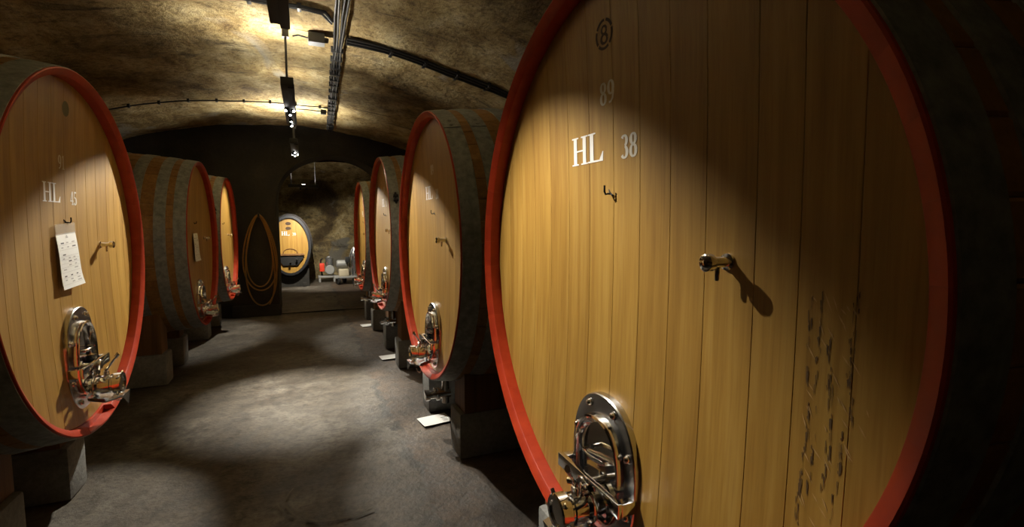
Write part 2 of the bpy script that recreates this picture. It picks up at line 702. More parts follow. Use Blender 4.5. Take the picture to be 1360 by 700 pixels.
def board_mesh(x0, x1, rx=HEAD_R, rz=HEAD_R, mat='head', hy=None):
    hy = hy or head_y
    g = .0002
    q = x1 - x0
    xs = [x0 + g, x0 + g, x0 + .0014, x0 + q * .3, x0 + q * .5, x0 + q * .7, x0 + q * .88, x1 - .0014, x1 - g, x1 - g]
    dy = [.03, .0008, 0, 0, 0, 0, 0, 0, .0008, .03]
    nz = 18
    V = []
    F = []
    for x, d in zip(xs, dy):
        h = rz * math.sqrt(max(0., 1 - (x / rx) ** 2))
        h = max(h, .004)
        for j in range(nz + 1):
            z = -h + 2 * h * j / nz
            V.append((x, hy(x, z) + d, z))
    for i in range(len(xs) - 1):
        for j in range(nz):
            a = i * (nz + 1) + j
            F.append((a, a + 1, a + nz + 2, a + nz + 1))
    return mesh('head_board', V, F, mat, True, 20)


def backhead_mesh():
    n = 64
    V = [(0, L0 - .09, 0)] + [(HEAD_R * math.sin(2 * PI * k / n), L0 - .06, HEAD_R * math.cos(2 * PI * k / n)) for k in range(n)]
    F = [(0, 1 + k, 1 + (k + 1) % n) for k in range(n)]
    return mesh('back_head', V, F, 'stave', True, 40)


# --- chrome manhole -------------------------------------------------
def oval(a, b, t, n=2.3):
    c, s = math.cos(t), math.sin(t)
    return (a * math.copysign(abs(c) ** (2 / n), c), b * math.copysign(abs(s) ** (2 / n), s))


def oval_rings(rings, a, b, close=False, n=56):
    V = []
    F = []
    for (k, y) in rings:
        for i in range(n):
            x, z = oval(a * k if k < 9 else a, b * k, 2 * PI * i / n)
            V.append((x, y, z))
    for r in range(len(rings) - 1):
        for i in range(n):
            F.append((r * n + i, r * n + (i + 1) % n, (r + 1) * n + (i + 1) % n, (r + 1) * n + i))
    if close:
        F.append(tuple((len(rings) - 1) * n + i for i in range(n)))
    return V, F


DA, DB = .152, .205
HW = {}


def hardware_meshes():
    V, F = oval_rings([(1, .016), (1, -.010), (.985, -.014), (.74, -.016), (.725, -.016), (.715, .01)], DA, DB)
    HW['flange'] = mesh('manhole', V, F, 'brushed', True, 30)
    V, F = oval_rings([(.735, -.012), (.735, -.028), (.72, -.036), (.69, -.038), (.665, -.034), (.64, -.022), (.60, -.014), (.3, -.010), (.01, -.009)], DA, DB, True)
    HW['door'] = mesh('manhole_door', V, F, 'chrome', True, 25)
    HW['bolt'] = MB().lathe([(0, .0125), (.003, .0125), (.0045, .010), (.010, .009), (.013, .006), (.014, .001)], '-y', 12).mesh('bolt', 'chrome', True, 40)
    b = MB()
    b.bbox(-.155, .155, -.100, -.078, -.020, .020, .004)
    b.bbox(-.155, -.128, -.082, -.012, -.017, .017, .004)
    b.bbox(.128, .155, -.082, -.012, -.017, .017, .004)
    HW['bar'] = b.mesh('crossbar', 'chrome', True, 30)
    b = MB()
    b.lathe([(.0, .020), (.01, .020), (.012, .011), (.115, .011)], '-y', 14, (0, -.008, 0))
    b.lathe([(0, .017), (.006, .021), (.018, .021), (.024, .016)], '-y', 14, (0, -.100, 0))
    for sx in (-1, 1):
        b.tube([(sx * .012, -.115, 0), (sx * .035, -.122, .012 * sx), (sx * .058, -.130, .018 * sx)], [.008, .007, .010], 8)
    HW['screw'] = b.mesh('wing_screw', 'chrome', True, 40)
    b = MB()
    b.tube([(-.055, -.02, 0), (-.05, -.05, 0), (0, -.062, 0), (.05, -.05, 0), (.055, -.02, 0)], .006, 8)
    HW['grip'] = b.mesh('door_grip', 'chrome', True, 40)
    # outlet valve
    b = MB()
    b.lathe([(-.004, .058), (.016, .058), (.020, .052), (.020, .034), (.052, .034), (.052, .047), (.064, .050), (.076, .047), (.076, .036), (.092, .036), (.096, .044),
             (.150, .044), (.154, .038), (.168, .038)], '-y', 24)
    HW['valve'] = b.mesh('outlet_valve', 'chrome', True, 30)
    b = MB()
    b.lathe([(.168, .046), (.172, .049), (.216, .049), (.222, .045), (.222, .034), (.214, .030), (.214, .0)], '-y', 26)
    for k in range(4):
        t = PI / 4 + k * PI / 2
        p = Vector((math.cos(t) * .050, -.205, math.sin(t) * .050))
        b.lathe([(0, .009), (.012, .008)], (math.cos(t), 0, math.sin(t)), 8, p * .98)
    HW['cap'] = b.mesh('valve_cap', 'chrome', True, 30)
    b = MB()
    b.lathe([(.040, .016), (.062, .016), (.064, .011), (.074, .011)], 'z', 12, (0, -.125, 0))
    b.tube([(0, -.125, .066), (.012, -.150, .092), (.022, -.175, .118)], [.0065, .006, .0055], 8)
    b.tube([(.022, -.175, .118), (.028, -.19, .133)], [.010, .011], 10)
    HW['lever'] = b.mesh('lever', 'chrome', True, 40)
    # sheet deflector below the outlet: bent trapezoid plate
    P = [(-.075, -.045, -.048), (.075, -.045, -.048), (.085, -.150, -.060), (.055, -.235, -.052), (-.055, -.235, -.052), (-.085, -.150, -.060)]
    V = P + [(x, y, z - .004) for x, y, z in P] + [(-.085, -.05, -.034), (-.094, -.150, -.044), (.085, -.05, -.034), (.094, -.150, -.044), (0, -.245, -.105)]
    F = [(0, 1, 2, 5), (5, 2, 3, 4), (6, 7, 8, 11), (11, 8, 9, 10), (0, 5, 13, 12), (1, 2, 15, 14), (3, 4, 16), (0, 1, 7, 6), (2, 3, 9, 8), (4, 5, 11, 10)]
    HW['spout'] = mesh('spout_plate', V, F, 'brushed')
    b = MB()
    for k in range(16):
        t = k / 15
        p = Vector((.052 + .018 * math.sin(PI * t), -.205 + .10 * t, -.02 - .085 * math.sin(PI * t)))
        ring = []
        for q in range(8):
            a = 2 * PI * q / 8
            if k % 2:
                ring.append(p + Vector((0, .0065 * math.cos(a), .0045 * math.sin(a))))
            else:
                ring.append(p + Vector((.0045 * math.sin(a), .0065 * math.cos(a), 0)))
        b.tube(ring, .0014, 5, True)
    HW['chain'] = b.mesh('chain', 'chrome', True)
    # sampling tap
    b = MB()
    b.lathe([(-.01, .017), (.006, .017), (.009, .011), (.050, .010), (.052, .015), (.056, .0175), (.072, .0175), (.076, .013), (.078, .0)], '-y', 18)
    HW['tap'] = b.mesh('sampling_tap', 'chrome', True, 35)
    HW['nozzle'] = MB().lathe([(0, .006), (.028, .005), (.030, .004)], '-z', 10, (0, -.034, -.006)).mesh('nozzle', 'chrome', True, 40)
    # little hook
    b = MB()
    b.tube([(0, .01, 0), (0, -.012, 0), (0, -.018, -.002), (0, -.022, .006), (0, -.022, .022)], .0028, 8)
    b.tube([(-.012, .001, .012), (0, -.004, .0), (.018, -.004, -.006)], .0022, 6)
    HW['hook'] = b.mesh('hook', 'darkhoop', True)
    # drain fitting below the chime
    b = MB()
    b.lathe([(-.06, .024), (.14, .024)], 'z', 14, (0, .03, 0))
    b.lathe([(-.06, .030), (.01, .030), (.012, .040), (.030, .040), (.034, .026), (.07, .026), (.072, .034), (.10, .034), (.104, .028)], '-y', 20)
    b.tube([(0, -.03, .03), (.03, -.05, .052), (.075, -.06, .055)], [.007, .006, .008], 8)
    HW['drain'] = b.mesh('drain_fitting', 'chrome', True, 35)


hardware_meshes()

# --- painted lettering: glyph outlines as quads in a unit-height box ------
STEM, HAIR = .17, .06


def stroke(P):
    """P: (x, z, halfwidth) centre line -> list of quads"""
    Q = []
    L = []
    n = len(P)
    for i, (x, z, h) in enumerate(P):
        a = P[max(i - 1, 0)]
        b_ = P[min(i + 1, n - 1)]
        dx, dz = b_[0] - a[0], b_[1] - a[1]
        l = math.hypot(dx, dz) or 1
        L.append(((x - dz / l * h, z + dx / l * h), (x + dz / l * h, z - dx / l * h)))
    for i in range(n - 1):
        Q.append([L[i][0], L[i][1], L[i + 1][1], L[i + 1][0]])
    return Q


def arc(cx, cz, rx, rz, t0, t1, n=18, thin=.04, thick=.092):
    P = []
    for k in range(n + 1):
        t = math.radians(t0 + (t1 - t0) * k / n)
        P.append((cx + rx * math.cos(t), cz + rz * math.sin(t), thin + (thick - thin) * abs(math.cos(t)) ** 1.3))
    return P


def rect(x0, x1, z0, z1):
    return [[(x0, z0), (x1, z0), (x1, z1), (x0, z1)]]


GL = {
    'H': (.92, rect(.10, .28, 0, 1) + rect(.62, .80, 0, 1) + rect(.28, .62, .47, .53) + rect(0, .38, 0, .05) + rect(0, .38, .95, 1) + rect(.52, .90, 0, .05) + rect(.52, .90, .95, 1)),
    'L': (.86, rect(.10, .29, 0, 1) + rect(0, .40, .95, 1) + rect(0, .78, 0, .06) + [[(.60, .06), (.78, .06), (.80, .32), (.76, .32)]]),
    '8': (.56, stroke(arc(.25, .75, .15, .205, 0, 360, 28)) + stroke(arc(.25, .27, .17, .235, 0, 360, 28))),
    '9': (.56, stroke(arc(.25, .68, .17, .28, 0, 360, 28)) + stroke([(.42, .68, .07), (.42, .45, .072), (.37, .2, .065), (.25, .06, .05), (.10, .05, .05)])),
    '3': (.56, stroke(arc(.22, .75, .16, .205, 150, -80, 22)) + stroke(arc(.22, .27, .18, .235, 80, -150, 22))),
    '1': (.44, rect(.17, .30, .0, 1) + rect(.06, .42, 0, .05) + [[(.17, 1), (.06, .86), (.08, .82), (.17, .88)]]),
    '4': (.58, rect(.33, .46, 0, 1) + rect(.02, .54, .25, .33) + [[(.02, .25), (.09, .25), (.40, 1), (.33, 1)]] + rect(.24, .54, 0, .05)),
    '5': (.56, rect(.10, .44, .88, 1) + rect(.10, .16, .50, .95) + stroke(arc(.22, .29, .19, .27, 125, -150, 24))),
    '0': (.58, stroke(arc(.26, .5, .18, .46, 0, 360, 32))),
    '2': (.56, stroke(arc(.24, .74, .17, .22, 160, -20, 16) + [(.33, .5, .05), (.16, .22, .04), (.06, .05, .03)]) + rect(.04, .46, 0, .11)),
}


def text_mesh(name, txt, x, z, h, mat, wid=1., surf=None, lift=.0012):
    surf = surf or head_y
    b = MB()
    cx = x
    for ch in txt:
        adv, qs = GL[ch]
        for q in qs:
            P = [(cx + a * h * wid, z + c * h) for a, c in q]
            V = [(a, surf(a, c) - lift, c) for a, c in P]
            b.add(V, [(0, 1, 2, 3)])
        cx += adv * h * wid
    return b.mesh(name, mat)


PROTO = dict(stave=stave_mesh(), chime=chime_mesh(), notch=chime_mesh(True), lug=lug_mesh(), back=backhead_mesh(),
             hoops=[hoop_mesh(a_, b_) for a_, b_ in HOOPS], boards=[board_mesh(JOINTS[k], JOINTS[k + 1]) for k in range(len(JOINTS) - 1)])


def make_cask(loc, rz, zc, R, label, group='round oak wine casks along the aisle', lugs=False, door_k=1., valve_z=-.655, text_z=0., door_z=-.555, tap_x=.40, tap_z=.05, year='89', no='38', txt=True, drain=False):
    s = R / R0
    root = empty('wine_cask', (loc[0], loc[1], 0), rz)
    tag(root, label, 'cask', group)

    def part(name, me, p=(0, 0, 0), rot=(0, 0, 0)):
        return ob(name, me, root, (s * p[0], s * p[1], zc + s * p[2]), rot, s)
    for k in range(NST):
        st = part('stave', PROTO['stave'], rot=(0, 2 * PI * k / NST, 0))
        c = ob('stave_end', PROTO['notch' if k in (23, 24, 25) else 'chime'], st)
        if k == 0:
            c['label'] = 'red painted stave end'
    for me in PROTO['hoops']:
        part('hoop', me, rot=(0, .0, 0))
    for t in (-1.13, 1.13) if lugs else ():
        part('hoop_lug', PROTO['lug'], rot=(0, t, 0))
    for me in PROTO['boards']:
        part('head_board', me)
    part('back_head', PROTO['back'])
    dy = head_y(0, door_z)
    mh = part('manhole', HW['flange'], (0, dy, door_z))
    mh['label'] = 'oval chrome manhole flange'
    mh.scale = (s, s, s * door_k)
    ob('manhole_door', HW['door'], mh)
    for k in range(8):
        t = 2 * PI * (k + .5) / 8
        x, z = oval(DA * .865, DB * .88, t)
        ob('bolt', HW['bolt'], mh, (x, -.013, z))
    ob('crossbar', HW['bar'], mh, (0, 0, -.035), sc=(1, .66, 1))
    ob('wing_screw', HW['screw'], mh, (0, 0, -.035), sc=(1, .66, 1))
    ob('door_grip', HW['grip'], mh, (0, 0, .035), sc=(1, .8, 1))
    va = part('outlet_valve', HW['valve'], (0, dy - .016, valve_z))
    va.scale = (s, s * .64, s)
    va['label'] = 'chrome outlet valve with screw cap'
    for nm, key in (('valve_cap', 'cap'), ('lever', 'lever'), ('spout_plate', 'spout'), ('chain', 'chain')):
        ob(nm, HW[key], va)
    tp = part('sampling_tap', HW['tap'], (tap_x, head_y(tap_x, tap_z), tap_z))
    tp.scale = (s, s * .82, s)
    ob('nozzle', HW['nozzle'], tp)
    part('hook', HW['hook'], (-.012, head_y(0, .2), .205 if door_z < -.5 else .145))
    if drain:
        part('drain_fitting', HW['drain'], (.02, .10, -.93))
    if txt:
        o = part('year_lettering', text_mesh('year_lettering', year, -.058, .445 + text_z, .060, 'paint_thin', 1.05))
        o['label'] = 'painted number ' + year
        o = part('volume_lettering', text_mesh('volume_lettering', 'HL', -.212, .298 + text_z, .082, 'paint', 1.17))
        o['label'] = 'painted letters HL'
        o = part('volume_lettering', text_mesh('volume_number', no, .035 + (.015 if text_z else 0), .292 + text_z, .061, 'paint_thin', 1.05))
        o['label'] = 'painted number ' + no
    return root, s


RZ_R, RZ_L = -PI / 2, PI / 2
ROWS = []


def supports(loc, rz, zc, R, text, offs=(-.37, .37), hb=.26, y0=.09, ln=1.30, wy=.10):
    """two concrete bearers with fitted timber chocks under one cask"""
    s = R / R0
    c, sn = math.cos(rz), math.sin(rz)
    for q, u in enumerate(offs):
        side = ', archway side' if sn * u > 0 else ', side away from archway'
        me = MB().bbox(-wy, wy, y0, y0 + ln, 0, hb, .018).mesh('concrete_bearer', 'block', True)
        o = ob('concrete_bearer', me, None, (loc[0] + c * u, loc[1] + sn * u, 0), (0, 0, rz))
        tag(o, 'grey concrete bearer under ' + text + side, 'block', 'concrete bearers under the casks')
        # chock: top follows the cask belly
        V = []
        F = []
        n, m = 6, 10
        ya, yb = y0 + .03, y0 + ln - .03
        sg = 1 if u > 0 else -1
        for j in range(m + 1):
            y = ya + (yb - ya) * j / m
            r = s * (rad(min(max(y / s, 0), L0)) + .0055)
            for i in range(n + 1):
                x = sg * (abs(u) - wy * .95 + (wy * 1.9) * i / n)
                zt = zc - math.sqrt(r * r - x * x)
                V.append((x, y, max(zt, hb + .004)))
                V.append((x, y, hb + .0005))
        w2 = 2 * (n + 1)
        for j in range(m):
            for i in range(n):
                a = j * w2 + 2 * i
                F.append((a, a + 2, a + w2 + 2, a + w2))
                F.append((a + 1, a + 3, a + w2 + 3, a + w2 + 1))
            F.append((j * w2, j * w2 + 1, (j + 1) * w2 + 1, (j + 1) * w2))
            F.append((j * w2 + 2 * n, j * w2 + 2 * n + 1, (j + 1) * w2 + 2 * n + 1, (j + 1) * w2 + 2 * n))
        for j in (0, m):
            F.append(tuple(j * w2 + 2 * i for i in range(n + 1)) + tuple(j * w2 + 2 * i + 1 for i in reversed(range(n + 1))))
        o = ob('timber_chock', mesh('timber_chock', V, F, 'timber'), None, (loc[0], loc[1], 0), (0, 0, rz))
        tag(o, 'brown timber chock under ' + text + side, 'chock', 'timber chocks under the casks')


CASKS = [
    # X, Y, rot, zc, R, label, kwargs, short
    (.688, 1.116, RZ_R, 1.193, .800, 'large oak cask with red rim lettered 89 HL 38', dict(), 'the scuffed HL 38 cask', dict()),
    (.670, 2.997, RZ_R, 1.169, .805, 'lit red rimmed oak cask standing between the HL 38 cask and a smaller cask', dict(tap_x=.26, drain=True), 'the cask right beside HL 38', dict()),
    (.660, 4.850, RZ_R, 1.205, .727, 'third red rimmed oak cask in the row of the HL 38 cask', dict(drain=True, lugs=True), 'the third cask in the HL 38 row', dict()),
    (.650, 6.550, RZ_R, 1.140, .690, 'last red rimmed oak cask in the HL 38 row, by the archway', dict(drain=True), 'the last cask in the HL 38 row', dict()),
    (-.894, 2.804, RZ_L, 1.176, .800, 'red rimmed oak cask lettered 91 HL 45 with a paper sheet on its head', dict(door_z=-.475, door_k=1.15, valve_z=-.61, text_z=-.067, tap_x=.353, tap_z=.03, year='91', no='45'), 'the cask with the paper sheet', dict(offs=(-.42, .165), y0=.165)),
    (-.838, 5.240, RZ_L, 1.123, .740, 'unlit red rimmed oak cask with grey hoops behind the HL 45 cask', dict(txt=False), 'the unlit cask behind HL 45', dict(offs=(-.47, .14), y0=.22)),
    (-.830, 6.870, RZ_L, 1.115, .740, 'lit red rimmed oak cask beside the pillar with the hanging hose', dict(txt=False, lugs=True), 'the cask beside the hose pillar', dict(offs=(-.42, .37), y0=.20)),
]
for X, Y, rz, zc, R, lab, kw, short, sk in CASKS:
    root, s = make_cask((X, Y), rz, zc, R, lab, **kw)
    ROWS.append((root, s, zc))
    supports((X, Y), rz, zc, R, short, **sk)


def head_mark(idx, name, me, label=None):
    root, s, zc = ROWS[idx]
    o = ob(name, me, root, (0, 0, zc), (0, 0, 0), s)
    if label:
        o['label'] = label
    return o


# burnt round brand on the HL 38 cask
def brand_mesh(x, z, r, mat):
    b = MB()
    for a0, a1 in ((20, 75), (85, 150), (158, 215), (225, 300), (310, 372)):
        for q in stroke(arc(x, z, r, r, a0, a1, 8, .0035, .0045)):
            b.add([(u, head_y(u, v) - .001, v) for u, v in q], [(0, 1, 2, 3)])
    for q in stroke(arc(x, z + r * .30, r * .30, r * .28, 0, 360, 16, .003, .004)) + stroke(arc(x, z - r * .32, r * .38, r * .32, 0, 360, 16, .003, .005)):
        b.add([(u, head_y(u, v) - .001, v) for u, v in q], [(0, 1, 2, 3)])
    return b.mesh('brand_mark', mat)


head_mark(0, 'brand_mark', brand_mesh(-.03, .627, .036, 'brand'), 'round burnt brand mark')


def oval_stamp():
    b = MB()
    P = [(0.02 + .034 * math.cos(2 * PI * k / 24), .648 + .034 * math.sin(2 * PI * k / 24)) for k in range(24)]
    b.add([(u, head_y(u, v) - .001, v) for u, v in P], [tuple(range(24))])
    return b.mesh('stamp', 'green')


head_mark(4, 'stamp', oval_stamp(), 'round greenish stamp')


def scratches():
    rnd = random.Random(4)
    b = MB()
    for x0, za, zb, dens in ((.583, .02, -.38, 1.), (.622, -.05, -.30, .8), (.655, .03, -.17, .8), (.600, .02, -.12, .35), (.642, -.18, -.36, .45), (.596, -.1, -.4, .3)):
        for q in range(int(46 * dens)):
            z = rnd.uniform(zb, za)
            x = x0 + rnd.gauss(0, .0022) + .004 * math.sin(z * 23)
            l = rnd.uniform(.004, .024)
            if math.hypot(x + .003, abs(z) + l) > .735:
                continue
            w_ = rnd.uniform(.0004, .0014)
            P = [(x - w_, z), (x + w_ * rnd.random(), z + .002), (x + w_, z - l * .6), (x + w_ * .2, z - l), (x - w_ * rnd.random(), z - l * .5)]
            b.add([(u, head_y(u, v) - .0009, v) for u, v in P], [(0, 1, 2, 3, 4)])
    return b.mesh('scuff_marks', 'scuff')


def rubs():
    rnd = random.Random(9)
    b = MB()
    for k in range(60):
        x, z = rnd.uniform(.575, .68), rnd.uniform(-.40, .02)
        if math.hypot(x + .03, z) > .725:
            continue
        l = rnd.uniform(.012, .034)
        a = rnd.uniform(-1.2, -.7)
        dx, dz = l * math.cos(a), l * math.sin(a)
        w_ = .0009
        P = [(x, z), (x + dx * .5 - w_, z + dz * .5 - w_), (x + dx, z + dz), (x + dx * .5 + w_, z + dz * .5 + w_)]
        b.add([(u, head_y(u, v) - .0007, v) for u, v in P], [(0, 1, 2, 3)])
    return b.mesh('rub_marks', 'rub')


o = head_mark(0, 'scuff_marks', scratches(), 'dark vertical scuff marks')
o['kind'] = 'stuff'
o = head_mark(0, 'rub_marks', rubs(), 'fine pale slanting scratches')
o['kind'] = 'stuff'


# ------------------------------------------------------------------ paper sheets
def sheet(wd, hg, marks, seed, curl=.02, n=10):
    """hanging sheet, local x right, z up (top at 0), y towards the cask"""
    def cy(x, z):
        t = -z / hg
        return -curl * t * t - .004 * math.sin(t * 5) - .01 * (t ** 3) * (x / wd)
    V = []
    F = []
    for j in range(n + 1):
        for i in range(5):
            x, z = -wd / 2 + wd * i / 4, -hg * j / n
            V.append((x, cy(x, z), z))
    k0 = len(V)
    V += [(x, y + .0012, z) for x, y, z in V]
    for j in range(n):
        for i in range(4):
            a = j * 5 + i
            F.append((a, a + 1, a + 6, a + 5))
            F.append((k0 + a, k0 + a + 1, k0 + a + 6, k0 + a + 5))
    for j in range(n):
        F.append((j * 5, j * 5 + 5, k0 + j * 5 + 5, k0 + j * 5))
        F.append((j * 5 + 4, j * 5 + 9, k0 + j * 5 + 9, k0 + j * 5 + 4))
    F += [(i, i + 1, k0 + i + 1, k0 + i) for i in range(4)] + [(n * 5 + i, n * 5 + i + 1, k0 + n * 5 + i + 1, k0 + n * 5 + i) for i in range(4)]
    me = mesh('paper_sheet', V, F, 'paper', True)
    a, b = MB(), MB()

    def mk(m, x0, x1, z0, z1):
        P = [(x0, z0), (x1, z0), (x1, z1), (x0, z1)]
        m.add([(u, cy(u, v) - .0012, v) for u, v in P], [(0, 1, 2, 3)])
    for (x0, x1, z0, z1, dark) in marks:
        mk(a if dark else b, x0 * wd, x1 * wd, -z0 * hg, -z1 * hg)
    return me, a.mesh('print', 'ink'), b.mesh('ruling', 'ink2')


MK = []
rr_ = random.Random(12)
MK += [(-.06, .06, .06, .09, 0), (-.03, .03, .04, .06, 0)]
for r, dk in ((.16, 1), (.24, 1), (.37, 1), (.44, 0), (.50, 1), (.57, 0), (.64, 0), (.76, 1), (.83, 0), (.88, 0)):
    for k in range(3):
        if rr_.random() < .72:
            x = -.4 + .28 * k + rr_.uniform(0, .06)
            MK.append((x, x + rr_.uniform(.08, .2), r, r + .022, dk and rr_.random() < .6))
for r in (.20, .29, .41, .47, .54, .61, .70, .80, .92):
    MK.append((-.44, .44, r, r + .004, 0))
mw = ROWS[4][0].matrix_world


def hang_paper(idx, lx, lz, wd, hg, tilt, label, sleeve=True):
    root, s, zc = ROWS[idx]
    rz = root.rotation_euler.z
    yy = s * head_y(lx, lz) - .012
    c, sn = math.cos(rz), math.sin(rz)
    P = (root.location.x + c * lx - sn * yy, root.location.y + sn * lx + c * yy, zc + lz)
    me, m1, m2 = sheet(wd, hg, MK, 3)
    o = ob('paper_sheet', me, None, P, (0, tilt, rz))
    tag(o, label, 'paper')
    ob('print', m1, o)
    ob('ruling', m2, o)
    if sleeve:
        sl = ob('plastic_sleeve', MB().box(-wd / 2, wd / 2, -.002, -.0005, -.004, .042).mesh('plastic_sleeve', 'sleeve'), o)
        sl['label'] = 'clear plastic sleeve top'
    return o


hang_paper(4, -.045, .098, .195, .24, math.radians(-3), 'white printed record sheet hanging on the HL 45 cask head')
hang_paper(5, -.04, .10, .19, .25, 0, 'white sheet hanging on the unlit cask head behind the HL 45 cask', False)


def card(x, y, rz, label, wd=.20, dp=.15):
    b = MB().box(-wd / 2, wd / 2, -dp / 2, dp / 2, .002, .0035)
    o = ob('paper_card', b.mesh('paper_card', 'paper'), None, (x, y, .006), (0, 0, rz))
    tag(o, label, 'paper')
    p = MB()
    for k in range(3):
        p.box(wd * .22, wd * .40, -dp * .3 + k * dp * .16, -dp * .3 + k * dp * .16 + .006, .0036, .0040)
    ob('print', p.mesh('print', 'ink'), o)


card(.765, 3.12, math.radians(8), 'white printed card on the floor below the lit cask beside HL 38')
card(.745, 4.80, math.radians(5), 'white card on the floor below the third cask of the HL 38 row')
card(.735, 6.42, math.radians(5), 'white card on the floor below the last cask by the archway')


# ------------------------------------------------------------------ pendant LED bars
def aim(o, src, tgt):
    d = Vector(tgt) - Vector(src)
    o.rotation_euler = d.to_track_quat('-Z', 'Y').to_euler()


def spot(parent, src, tgt, watt, cone, blend, col=WARM, rad_=.014):
    ld = bpy.data.lights.new('led_beam', 'SPOT')
    ld.energy = watt
    ld.color = col
    ld.spot_size = math.radians(cone)
    ld.spot_blend = blend
    ld.shadow_soft_size = rad_
    o = bpy.data.objects.new('led_beam', ld)
    C.objects.link(o)
    o.parent = parent
    p = parent.location
    o.location = Vector(src) - p
    aim(o, src, tgt)
    return o


def lamp(x, y0, y1, zb, label, spots, ups, across=False, wd=.085, hg=.06):
    """bar from y0 to y1 (or along x when across), underside at zb"""
    root = empty('pendant_lamp', (x, (y0 + y1) / 2, zb))
    tag(root, label, 'lamp', 'black pendant spotlight bars under the vault')
    h = (y1 - y0) / 2
    b = MB()
    if across:
        b.bbox(-h, h, -wd / 2, wd / 2, 0, hg, .004)
    else:
        b.bbox(-wd / 2, wd / 2, -h, h, 0, hg, .004)
        b.bbox(wd / 2 - .04, wd / 2 + .004, -h + .02, h + .015, -.012, .02, .003)
    ob('housing', b.mesh('housing', 'black', True), root)
    for sg in (-1, 1):
        px, py = (sg * (h - .05), 0) if across else (0, sg * (h - .04))
        zc = (vz(x + px) if y1 < YW else backvault((x + px + 3.3) / 6.6, ((y0 + y1) / 2 - YT + .05) / (YB + .1 - YT))[2]) - zb
        r = MB().lathe([(hg - .01, .008), (zc - .01, .008)], 'z', 10, (px, py, 0))
        ob('rod', r.mesh('rod', 'pipe', True), root)
        ob('ceiling_mount', MB().bbox(px - .022, px + .022, py - .022, py + .022, zc - .075, zc + .02, .003).mesh('ceiling_mount', 'boxgrey', True), root)
    for (sx, sy, tgt, watt, cone, blend) in spots:
        src = Vector((x + sx, sy, zb)) if not across else Vector((sx, sy, zb))
        d = (Vector(tgt) - src).normalized()
        c = src - root.location + Vector((0, 0, -.022))
        head = MB().lathe([(-.03, .016), (.0, .018), (.006, .018), (.006, .013), (.003, .013)], d, 16, c)
        hd = ob('spot_head', head.mesh('spot_head', 'black', True), root)
        ob('lens', MB().lathe([(.0035, .0095), (.0065, .007)], d, 16, c).mesh('lens', 'led', True), hd)
        spot(root, src + Vector((0, 0, -.022)) + d * .012, tgt, watt, cone, blend)
    for (sy, tgt, watt, cone, blend) in ups:
        src = Vector((x, sy, zb + hg + .006))
        spot(root, src, tgt, watt, cone, blend, WARM, .03)
        lens = MB().lathe([(hg - .002, .03), (hg + .003, .028)], 'z', 18, (0, sy - root.location.y, 0))
        ob('up_lens', lens.mesh('up_lens', 'led', True), root)
    return root


ZB = CAM_H + .955
LX = -.075
lamp(LX, 1.20, 2.70, ZB, 'black spotlight bar hanging from the vault above the HL 38 cask aisle', [
    (.03, 1.95, (.773, 1.20, .78), 150, 52, .75),
    (-.03, 2.32, (-1.2, .9, .9), 22, 40, .4),
    (0, 2.15, (.25, 1.6, 0), 3, 60, .9),
], [(1.45, (LX - .2, 1.4, 4), 24, 154, .6), (2.2, (1.3, 2.7, 2.5), 12, 90, .9), (2.55, (LX + .3, 2.7, 4), 27, 158, .6)])
lamp(LX, 3.85, 5.35, ZB, 'black spotlight bar hanging mid aisle, its rod fixed beside the grey junction box', [
    (-.03, 4.58, (-.984, 2.90, .80), 270, 37, .45),
    (.03, 4.58, (.76, 3.06, .80), 240, 37, .45),
    (0, 4.75, (-.02, 3.98, 0), 580, 43, 1.0),
    (0, 5.05, (.2, 4.6, 0), 10, 40, .9),
    (0, 5.28, (.55, 4.0, 1.0), 30, 50, .5),
], [(3.95, (LX, 3.9, 4), 48, 160, .5), (4.4, (1.7, 3.9, 2.42), 34, 84, .9), (5.1, (LX, 5.2, 4), 12, 165, .6)])
lamp(LX, 6.35, 7.55, ZB - .03, 'black spotlight bar hanging close to the arched wall', [
    (.03, 7.20, (.70, 6.35, .90), 110, 50, .5),
    (.0, 7.05, (.74, 4.95, .95), 420, 30, .5),
    (-.03, 7.25, (-.90, 6.85, .95), 130, 56, .5),
    (0, 7.35, (.25, 6.6, 0), 25, 40, .8),
], [(6.7, (-1.7, 6.7, 2.45), 40, 70, .9), (6.45, (LX, 6.4, 4), 80, 162, .5)])
lamp(LX, -1.45, .05, ZB, 'unseen black spotlight bar added above the near end of the aisle', [  # out-of-view bar, added behind the camera to faintly light the near end
    (0, -.6, (-.1, -1.5, 0), 6, 60, .9),
], [(-1.2, (LX, -1.2, 4), 10, 150, .6), (-.2, (LX, -.1, 4), 8, 150, .6)])
lamp(.02, 9.6 - .25, 9.6 + .25, CAM_H + .62, 'black spotlight bar hanging in the room beyond the archway', [
    (-.03, 9.6, (-.25, 10.9, .85), 90, 66, .6),
    (.08, 9.6, (.75, 11.3, .3), 170, 90, .7),
], [(9.6, (.3, 9.8, 4), 60, 165, .6)], across=True)


# ------------------------------------------------------------------ cables on the vault
def on_vault(x, y, d):
    nrm = Vector((x - VX, 0, vz(x) - VZ + VR)).normalized()
    p = Vector((x, y, vz(x))) + nrm * rough((x, y, vz(x)), .028, 1.6)
    return p - nrm * d


def cable(parent, name, pts, r, mat, d=.018, n=8):
    P = []
    for k in range(len(pts) - 1):
        (xa, ya), (xb, yb) = pts[k], pts[k + 1]
        m = max(2, int(math.hypot(xb - xa, yb - ya) / .12))
        for q in range(m):
            t = q / m
            P.append(on_vault(xa + (xb - xa) * t, ya + (yb - ya) * t, d))
    P.append(on_vault(*pts[-1], d))
    o = bpy.data.objects[parent.name]
    return ob(name, MB().tube([p - o.location for p in P], r, n).mesh(name, mat, True), parent)


